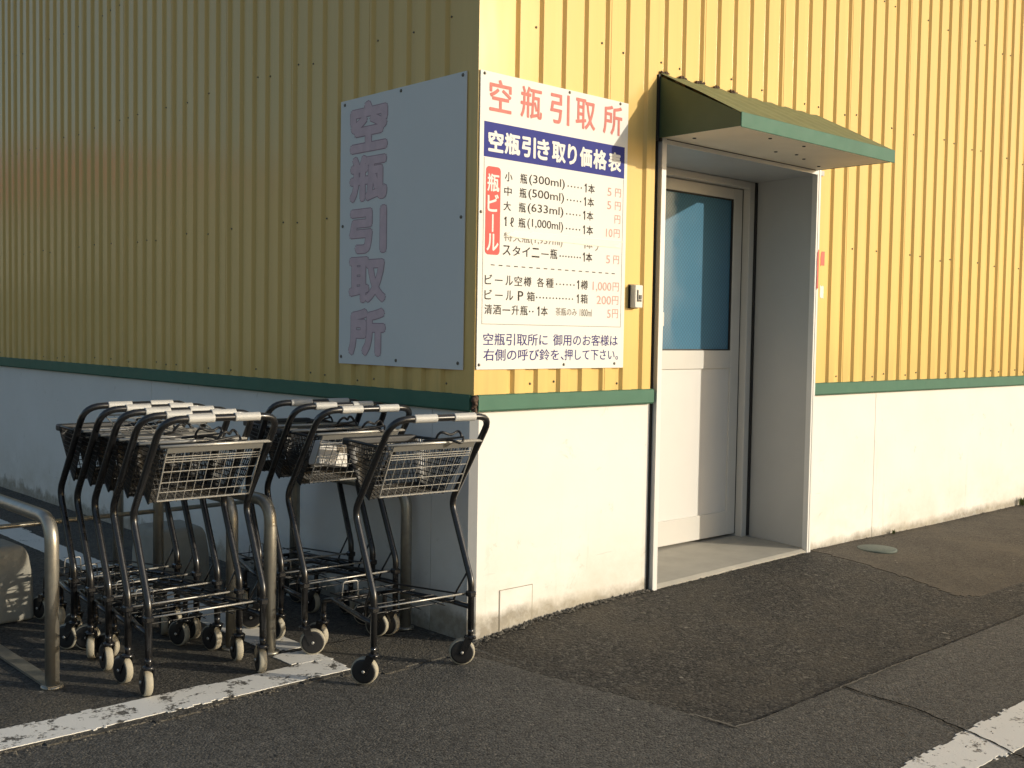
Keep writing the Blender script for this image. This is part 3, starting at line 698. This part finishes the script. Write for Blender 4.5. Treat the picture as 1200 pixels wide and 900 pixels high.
# ------------------------------------------------------------------ shopping carts
W = .228
def make_cart():
    ct = empty('shopping_cart')
    prof = [(0, .145), (0, .341), (.150, .648), (-.118, 1.022)]
    pl = [Vector((-W, y, z)) for y, z in prof]; pr_ = [Vector((W, y, z)) for y, z in reversed(prof)]
    path = fillet(pl+pr_, [0, .11, .075, .075, .075, .075, .11, 0], 6)
    m = MB(); m.sweep(path, .0135, 10); m.build('frame', 'frame_black', ct)
    for a, b in ((-.135, -.035), (.045, .145)):
        m = MB(); m.sweep([(a, -.118, 1.022), (a+.004, -.118, 1.022), (b-.004, -.118, 1.022), (b, -.118, 1.022)], .0165, 12); m.build('grip', 'grip_white', ct)
    # upright direction between knee and handle
    k0 = Vector((0, .150, .648)); k1 = Vector((0, -.118, 1.022)); ud = (k1-k0).normalized()
    def up(z): t = (z-k0.z)/(k1.z-k0.z); return k0.y+(k1.y-k0.y)*t
    # basket: rim, ribs and floor
    zt, zb = .905, .690; yr_t, yr_b = up(zt)+.012, up(zb)+.012; yf_t, yf_b = .36, .27; wr, wf = .195, .155
    def bp(u, v, side):   # side wall point: u 0 rear..1 front, v 0 top..1 bottom
        yt = yr_t+(yf_t-yr_t)*u; yb = yr_b+(yf_b-yr_b)*u; x = (wr+(wf-wr)*u)*(1-.10*v)
        return Vector((side*x, yt+(yb-yt)*v, zt+(zb+.03*u-zt)*v))
    m = MB()
    for side in (-1, 1):
        for j in range(1, 11): m.bar(bp(0, j/10, side), bp(1, j/10, side), .0025)
        for i in range(0, 23): m.bar(bp(i/22, 0, side), bp(i/22, 1, side), .0022)
    for j in range(1, 11): m.bar(bp(1, j/10, -1), bp(1, j/10, 1), .0025)
    for i in range(1, 18): m.bar(bp(1, 0, -1).lerp(bp(1, 0, 1), i/18), bp(1, 1, -1).lerp(bp(1, 1, 1), i/18), .0022)
    for i in range(1, 16): m.bar(bp(0, 1, -1).lerp(bp(0, 1, 1), i/16), bp(1, 1, -1).lerp(bp(1, 1, 1), i/16), .0022)
    for i in range(1, 14): m.bar(bp(i/14, 1, -1), bp(i/14, 1, 1), .0025)
    m.build('basket', 'wire_dark', ct)
    m = MB(); m.sweep(fillet([bp(0, 0, -1), bp(1, 0, -1), bp(1, 0, 1), bp(0, 0, 1)], [0, .04, .04, 0], 5), .0060, 8)
    m.sweep(fillet([bp(0, 1, -1), bp(1, 1, -1), bp(1, 1, 1), bp(0, 1, 1)], [0, .03, .03, 0], 5), .0045, 6); m.build('basket_rim', 'wire_dark', ct)
    m = MB()   # plastic nose guard
    a, b = bp(1, 0, -1), bp(1, 0, 1); m.box(a.x-.012, b.x+.012, a.y-.045, a.y+.010, a.z-.022, a.z+.008); m.build('nose_guard', 'guard_black', ct, .008, 2)
    # hinged rear gate (local: hangs from its top bar)
    gl = .236; gt = .188
    gate = MB()
    def gp(u, v): return Vector((-gt*(1-.02*v)+2*gt*(1-.02*v)*u, 0, -gl*v))
    for v in (.02, .19, .235, .28, .46, .66, .84, 1.0): gate.bar(gp(0, v), gp(1, v), .0019 if v < 1 else .0036, 5)
    for i in range(12): gate.bar(gp(i/11, .02), gp(i/11, 1), .0015 if 0 < i < 11 else .003)
    g = gate.build('rear_gate', 'wire_bright', ct, loc=(.010, up(.918)-.006, .918))
    g.rotation_euler = (R(27), 0, 0)
    MB().box(-gt, gt, -.004, .003, -.026, -.004).build('gate_strip', 'gate_plastic', g)
    m = MB(); m.sweep([(-gt-.03, -.004, .004), (gt+.03, -.004, .004)], .006, 8); m.build('hinge_bar', 'wire_bright', g)
    m = MB(); pts = []
    for i in range(25):
        t = i/24; a = 2*math.pi*t*1.0
        pts.append(Vector((.085+.065*math.cos(a)*(.6+.4*t)-.02*t, -.012+.018*math.sin(2*a), .022+.020*math.sin(a)+.010*math.sin(3*a))))
    pts.append(Vector((.02, -.010, .012))); pts.append(Vector((-.03, -.008, .008)))
    m.sweep(pts, .0052, 6); m.build('lock_cable', 'hub_black', ct, loc=(0, up(.918)+.016, .918))
    # lower chassis
    fy, fx = .540, .150
    for s in (-1, 1):
        m = MB(); m.sweep(fillet([(s*W, -.003, .236), (s*(W-.01), .12, .236), (s*fx, fy-.08, .225), (s*fx, fy, .205), (s*fx, fy, .145)], [0, .08, .06, .05, 0], 5), .0105, 8); m.build('side_rail', 'frame_black', ct)
        m = MB(); m.sweep([(s*W, .012, .395), (s*(W-.012), .085, .287), (s*(W-.02), .10, .240)], .0042, 6); m.build('brace', 'frame_black', ct)
        m = MB(); m.box(s*W-.017, s*W+.017, -.016, .020, .278, .302); m.build('clamp', 'frame_black', ct, .005, 1)
    m = MB(); m.sweep([(-W+.012, .018, .290), (W-.012, .018, .290)], .0036, 8); m.build('crossbar', 'wire_bright', ct)
    m = MB(); zr = .250
    def rx(y): return (W-.022)+(fx-W+.022)*(y-.018)/(fy-.06)
    for i in range(4):
        y = .08+i*.125; m.bar((-rx(y), y, zr), (rx(y), y, zr), .0022, 5)
    for i in range(3):
        a = -.55+.55*i; m.bar((a*rx(.018), .018, zr+.004), (a*rx(.47), .47, zr+.004), .0022, 5)
    for s in (-1, 1): m.bar((s*rx(.018), .018, .286), (s*rx(.48), .48, zr), .004, 5)
    m.build('lower_rack', 'rack_black', ct)
    m = MB(); m.sweep([(-fx, fy, .200), (fx, fy, .200)], .009, 8); m.build('front_bar', 'frame_black', ct)
    m = MB(); m.sweep(fillet([(-.07, fy-.01, .205), (-.066, fy-.015, .275), (.004, fy-.015, .275), (.008, fy-.01, .205)], [0, .012, .012, 0], 4), .003, 6); m.build('bumper_loop', 'wire_bright', ct)
    for (x, y) in ((-W, 0), (W, 0), (-fx, fy), (fx, fy)):
        m = MB(); m.lathe([(-.012, .0115), (.020, .0135)], 10, 'z', (0, 0, .130)); m.lathe([(-.006, .024), (.006, .020)], 12, 'z', (0, 0, .114))
        for s in (-1, 1):
            m.prism([(-.016, .118), (.022, .118), (.046, .046), (.024, .040)], (s*.0185-.002, s*.0185+.002), 'x')
        m.lathe([(-.021, .006), (.021, .006)], 8, 'x', (0, .034, .053))
        cs = m.build('caster', 'frame_black', ct, loc=(x, y, 0))
        m = MB(); m.lathe([(-.0145, .044), (-.0145, .0485), (-.011, .0525), (.011, .0525), (.0145, .0485), (.0145, .044)], 24, 'x', (0, .034, .0535)); m.build('tyre', 'tyre_cream', cs)
        m = MB(); m.lathe([(-.0165, .010), (-.0160, .040), (-.0152, .0468), (.0152, .0468), (.0160, .040), (.0165, .010)], 20, 'x', (0, .034, .0535)); m.build('hub', 'hub_black', cs)
        m = MB(); m.lathe([(-.024, .004), (-.0225, .0065), (.0225, .0065), (.024, .004)], 8, 'x', (0, .034, .053)); m.build('axle_bolt', 'wire_bright', cs)
    return ct
proto = make_cart()
ORD = ['nearest', 'second nearest', 'third nearest', 'fourth nearest', 'farthest']
spots = [(-.395, -.175, R(-5), 'black shopping cart standing alone at the building corner, beside white wall', 'shopping carts in the trolley bay', False, [40, 55, 20, 35])]
LT = ['front cart of the left nested row of five, its rear gate hanging in the sun', 'second cart from the front in the left nested row of five', 'middle cart in the left nested row of five', 'fourth cart from the front in the left nested row of five', 'rearmost cart in the left nested row, its basket nose showing']
LC = [[-8, -14, 30, 20], [8, -10, 60, -20], [-5, 12, 10, 35], [-30, 10, 0, 45], [30, 20, 15, -30]]
for k in range(5): spots.append((-1.110+.008*k, .225+.196*k, R(-2.5+.6*k), LT[k], 'shopping carts in the trolley bay', k > 0, LC[k]))
MT = ['front cart of the shaded middle row, a carton lying in its basket', 'second cart of the three nested in the middle row by the wall', 'rearmost of the three carts nested in the middle row by the wall']
MC = [[-120, 25, 30, 10], [20, 45, -25, 15], [60, 10, 0, 30]]
for k in range(3): spots.append((-.385+.030*k, .335+.225*k, R(-2-3*k), MT[k], 'shopping carts in the trolley bay', k > 0, MC[k]))
for i, (x, y, a, lab, grp, nested, cr) in enumerate(spots):
    c = proto if i == 0 else copy_tree(proto)
    c.location = (x, y, h(x, y)+.001); c.rotation_euler = (0, 0, a); tag(c, lab, 'shopping cart', grp)
    cs = [q for q in c.children if q.name.startswith('caster')]; cs.sort(key=lambda q: (q.location.y, q.location.x))
    for q, r_ in zip(cs, cr): q.rotation_euler = (0, 0, R(r_))
    for q in c.children:
        if q.name.startswith('rear_gate') and nested: q.rotation_euler.x = R(108 if i == 3 else 78+4*(i % 3))
        if q.name.startswith('lock_cable'): q.rotation_euler = (0, 0, R(random.uniform(-25, 25)))

# ------------------------------------------------------------------ steel rails of the trolley bay
def rail(x, y0, y1, z, label, x1=None, foot=True, r=.0255):
    x1 = x if x1 is None else x1
    t = empty('guard_rail', (x, y0, 0)); tag(t, label, 'rail', 'steel hoops of the trolley bay')
    m = MB(); m.sweep(fillet([(0, 0, 0), (0, 0, z), (x1-x, y1-y0, z), (x1-x, y1-y0, 0)], [0, .10, .10, 0], 8), r, 14); m.build('hoop', 'steel_tube', t)
    for yy, xx in ((0, 0), (y1-y0, x1-x)):
        m = MB(); m.lathe([(-.002, r+.016), (.008, r+.015), (.010, r+.002)], 16, 'z', (xx, yy, .0015)); m.build('base_collar', 'steel_tube', t)
    if foot: MB().box(-.028, .028, -.035, y1-y0+.035, .004, .014).build('foot_plate', 'steel_tube', t)
    return t
rail(-1.552, .585, 1.62, .632, 'steel hoop rail at the left edge with a lit upright post')
rail(-.708, .458, 1.50, .635, 'steel hoop rail between the two cart rows, nearer one', foot=False)
rail(-.800, .610, 1.75, .635, 'steel hoop rail just left of the middle one, set farther back', foot=False)
rail(-.045, .400, 1.25, .635, 'steel hoop rail against the shaded wall behind the single cart', x1=-.10, foot=False)
t = empty('cross_rail', (-1.62, 1.50, 0)); tag(t, 'thin horizontal steel bar across the back of the trolley bay', 'rail')
m = MB(); m.sweep([(-1.2, 0, .460), (1.52, 0, .460)], .011, 10); m.build('bar', 'steel_tube', t)
m = MB(); m.sweep([(1.50, 0, 0), (1.50, 0, .458)], .010, 8); m.build('post', 'steel_tube', t)
# ------------------------------------------------------------------ concrete blocks
def block(x, y, sx, sy, z, rz, label):
    m = MB(); vs = []
    for zz, k in ((0, 1.0), (z*.55, .98), (z*.9, .90), (z, .78)):
        for a, b in ((-1, -1), (1, -1), (1, 1), (-1, 1)): vs.append((a*sx/2*k, b*sy/2*k, zz))
    fs = [(4*i+j, 4*i+(j+1) % 4, 4*i+4+(j+1) % 4, 4*i+4+j) for i in range(3) for j in range(4)]+[(0, 3, 2, 1), (12, 13, 14, 15)]
    m.add(vs, fs); o = m.build('concrete_block', 'concrete_block', None, .022, 3); o.location = (x, y, 0); o.rotation_euler = (0, 0, rz); tag(o, label, 'block', 'concrete weights')
block(-1.46, 1.74, .40, .30, .345, R(2), 'rough concrete block at the left edge behind the steel rail')
block(-.43, 1.95, .30, .34, .30, R(-3), 'dark concrete block in the shade behind the left carts')
# ------------------------------------------------------------------ small things
t = empty('valve_cover', (3.085, -.205, h(3.085, -.205)+.002)); tag(t, 'small round grey-green valve cover in the pavement by the wall', 'cover')
m = MB(); m.lathe([(-.01, .118), (.001, .117), (.002, .106)], 28, 'z'); m.build('ring', 'cover_metal', t)
m = MB(); m.lathe([(-.008, .102), (.002, .101), (.003, .098)], 28, 'z'); m.build('lid', 'cover_metal', t)
t = empty('carton', (-.46, .44, .770), R(20)); t.rotation_euler = (R(-8), R(10), R(20)); tag(t, 'white carton with a small printed label lying in a middle cart', 'carton')
MB().box(-.07, .13, -.03, .03, .0, .10).build('body', 'carton_white', t, .003, 1)
m = MB(); m.box(.05, .10, -.0325, -.0305, .06, .09); m.box(.108, .124, -.0325, -.0305, .06, .09); m.build('label_print', 'ink_faded', t)
def tuft(x, y, n, hh, label):
    m = MB(); rnd = random.Random(x)
    for k in range(n):
        a = rnd.uniform(0, 6.28); l = hh*rnd.uniform(.5, 1); d = Vector((math.cos(a), math.sin(a)*.6, 0)); p = Vector((rnd.uniform(-.02, .02), rnd.uniform(-.015, .01), 0)); wd = d.cross(Vector((0, 0, 1)))*rnd.uniform(.003, .006)
        q1 = p+d*l*.25+Vector((0, 0, l*.6)); q2 = p+d*l*.55+Vector((0, 0, l))
        m.add([p-wd, p+wd, q1+wd*1.4, q1-wd*1.4, q2], [(0, 1, 2, 3), (3, 2, 4)])
    o = m.build('weed', 'leaf_green'); o.location = (x, y, h(x, y)); tag(o, label, 'weed')
tuft(5.68, -.01, 14, .085, 'small weed growing at the foot of the white wall, far right')
tuft(3.66, -.003, 10, .03, 'tiny weed at the wall foot past the panel joint')

# ------------------------------------------------------------------ shop across the yard, seen as a reflection in the glossy side cladding
t = empty('street_building', (-16, 36, 0)); tag(t, 'pale shop with a red sign band, seen only mirrored in the shaded cladding', 'building')
simple('shop_wall', (.46, .44, .40), .8); simple('shop_red', (.55, .05, .03), .5); simple('shop_glass', (.03, .04, .05), .15)
MB().box(-22, 0, 0, 34, 0, 7.2).build('wall', 'shop_wall', t)
MB().box(-22.1, .15, 12, 34.1, 7.25, 9.7).build('sign_band', 'shop_red', t)
for i in range(7): MB().box(.01, .06, 2+i*4.6, 5.2+i*4.6, .5, 3.2).build('window', 'shop_glass', t)

# ------------------------------------------------------------------ loose grit along the wall foot and the seams
def grit():
    rnd = random.Random(21); m = MB()
    def stone(x, y, r):
        z = h(x, y)-.003; q = [Vector((rnd.uniform(.6, 1)*r*a, rnd.uniform(.6, 1)*r*b, rnd.uniform(.5, .9)*r*c)) for a, b, c in ((1, 0, 0), (-1, 0, 0), (0, 1, 0), (0, -1, 0), (0, 0, 1), (0, 0, -.5))]
        m.add([(x+p.x, y+p.y, z+p.z+r*.3) for p in q], [(0, 2, 4), (2, 1, 4), (1, 3, 4), (3, 0, 4), (2, 0, 5), (1, 2, 5), (3, 1, 5), (0, 3, 5)])
    for i in range(900):
        x = rnd.uniform(0, 6) if rnd.random() > .5 else rnd.uniform(0, 1.25)
        if 1.22 < x < 2.65: continue
        stone(x, .016-abs(rnd.gauss(0, .022)), rnd.uniform(.0025, .010)*(1.25 if x < 1.3 else .8))
    for i in range(260): stone(rnd.uniform(1.23, 2.65), -.012-abs(rnd.gauss(0, .02)), rnd.uniform(.0025, .007))
    for i in range(500): stone(rnd.uniform(-3, 0), .02+rnd.gauss(0, .025), rnd.uniform(.002, .007))
    for i in range(900): stone(rnd.uniform(-3, 4), rnd.uniform(-2.6, .3), rnd.uniform(.0018, .0048))
    for i in range(400): stone(-abs(rnd.gauss(0, .03)), rnd.uniform(0, 6), rnd.uniform(.003, .009))
    simple('grit_stone', (.13, .12, .10), .9, var=.7, scale=120)
    o = m.build('grit', 'grit_stone'); tag(o, 'loose grit and crumbled asphalt along the wall foot', 'grit', kind='stuff')
grit()
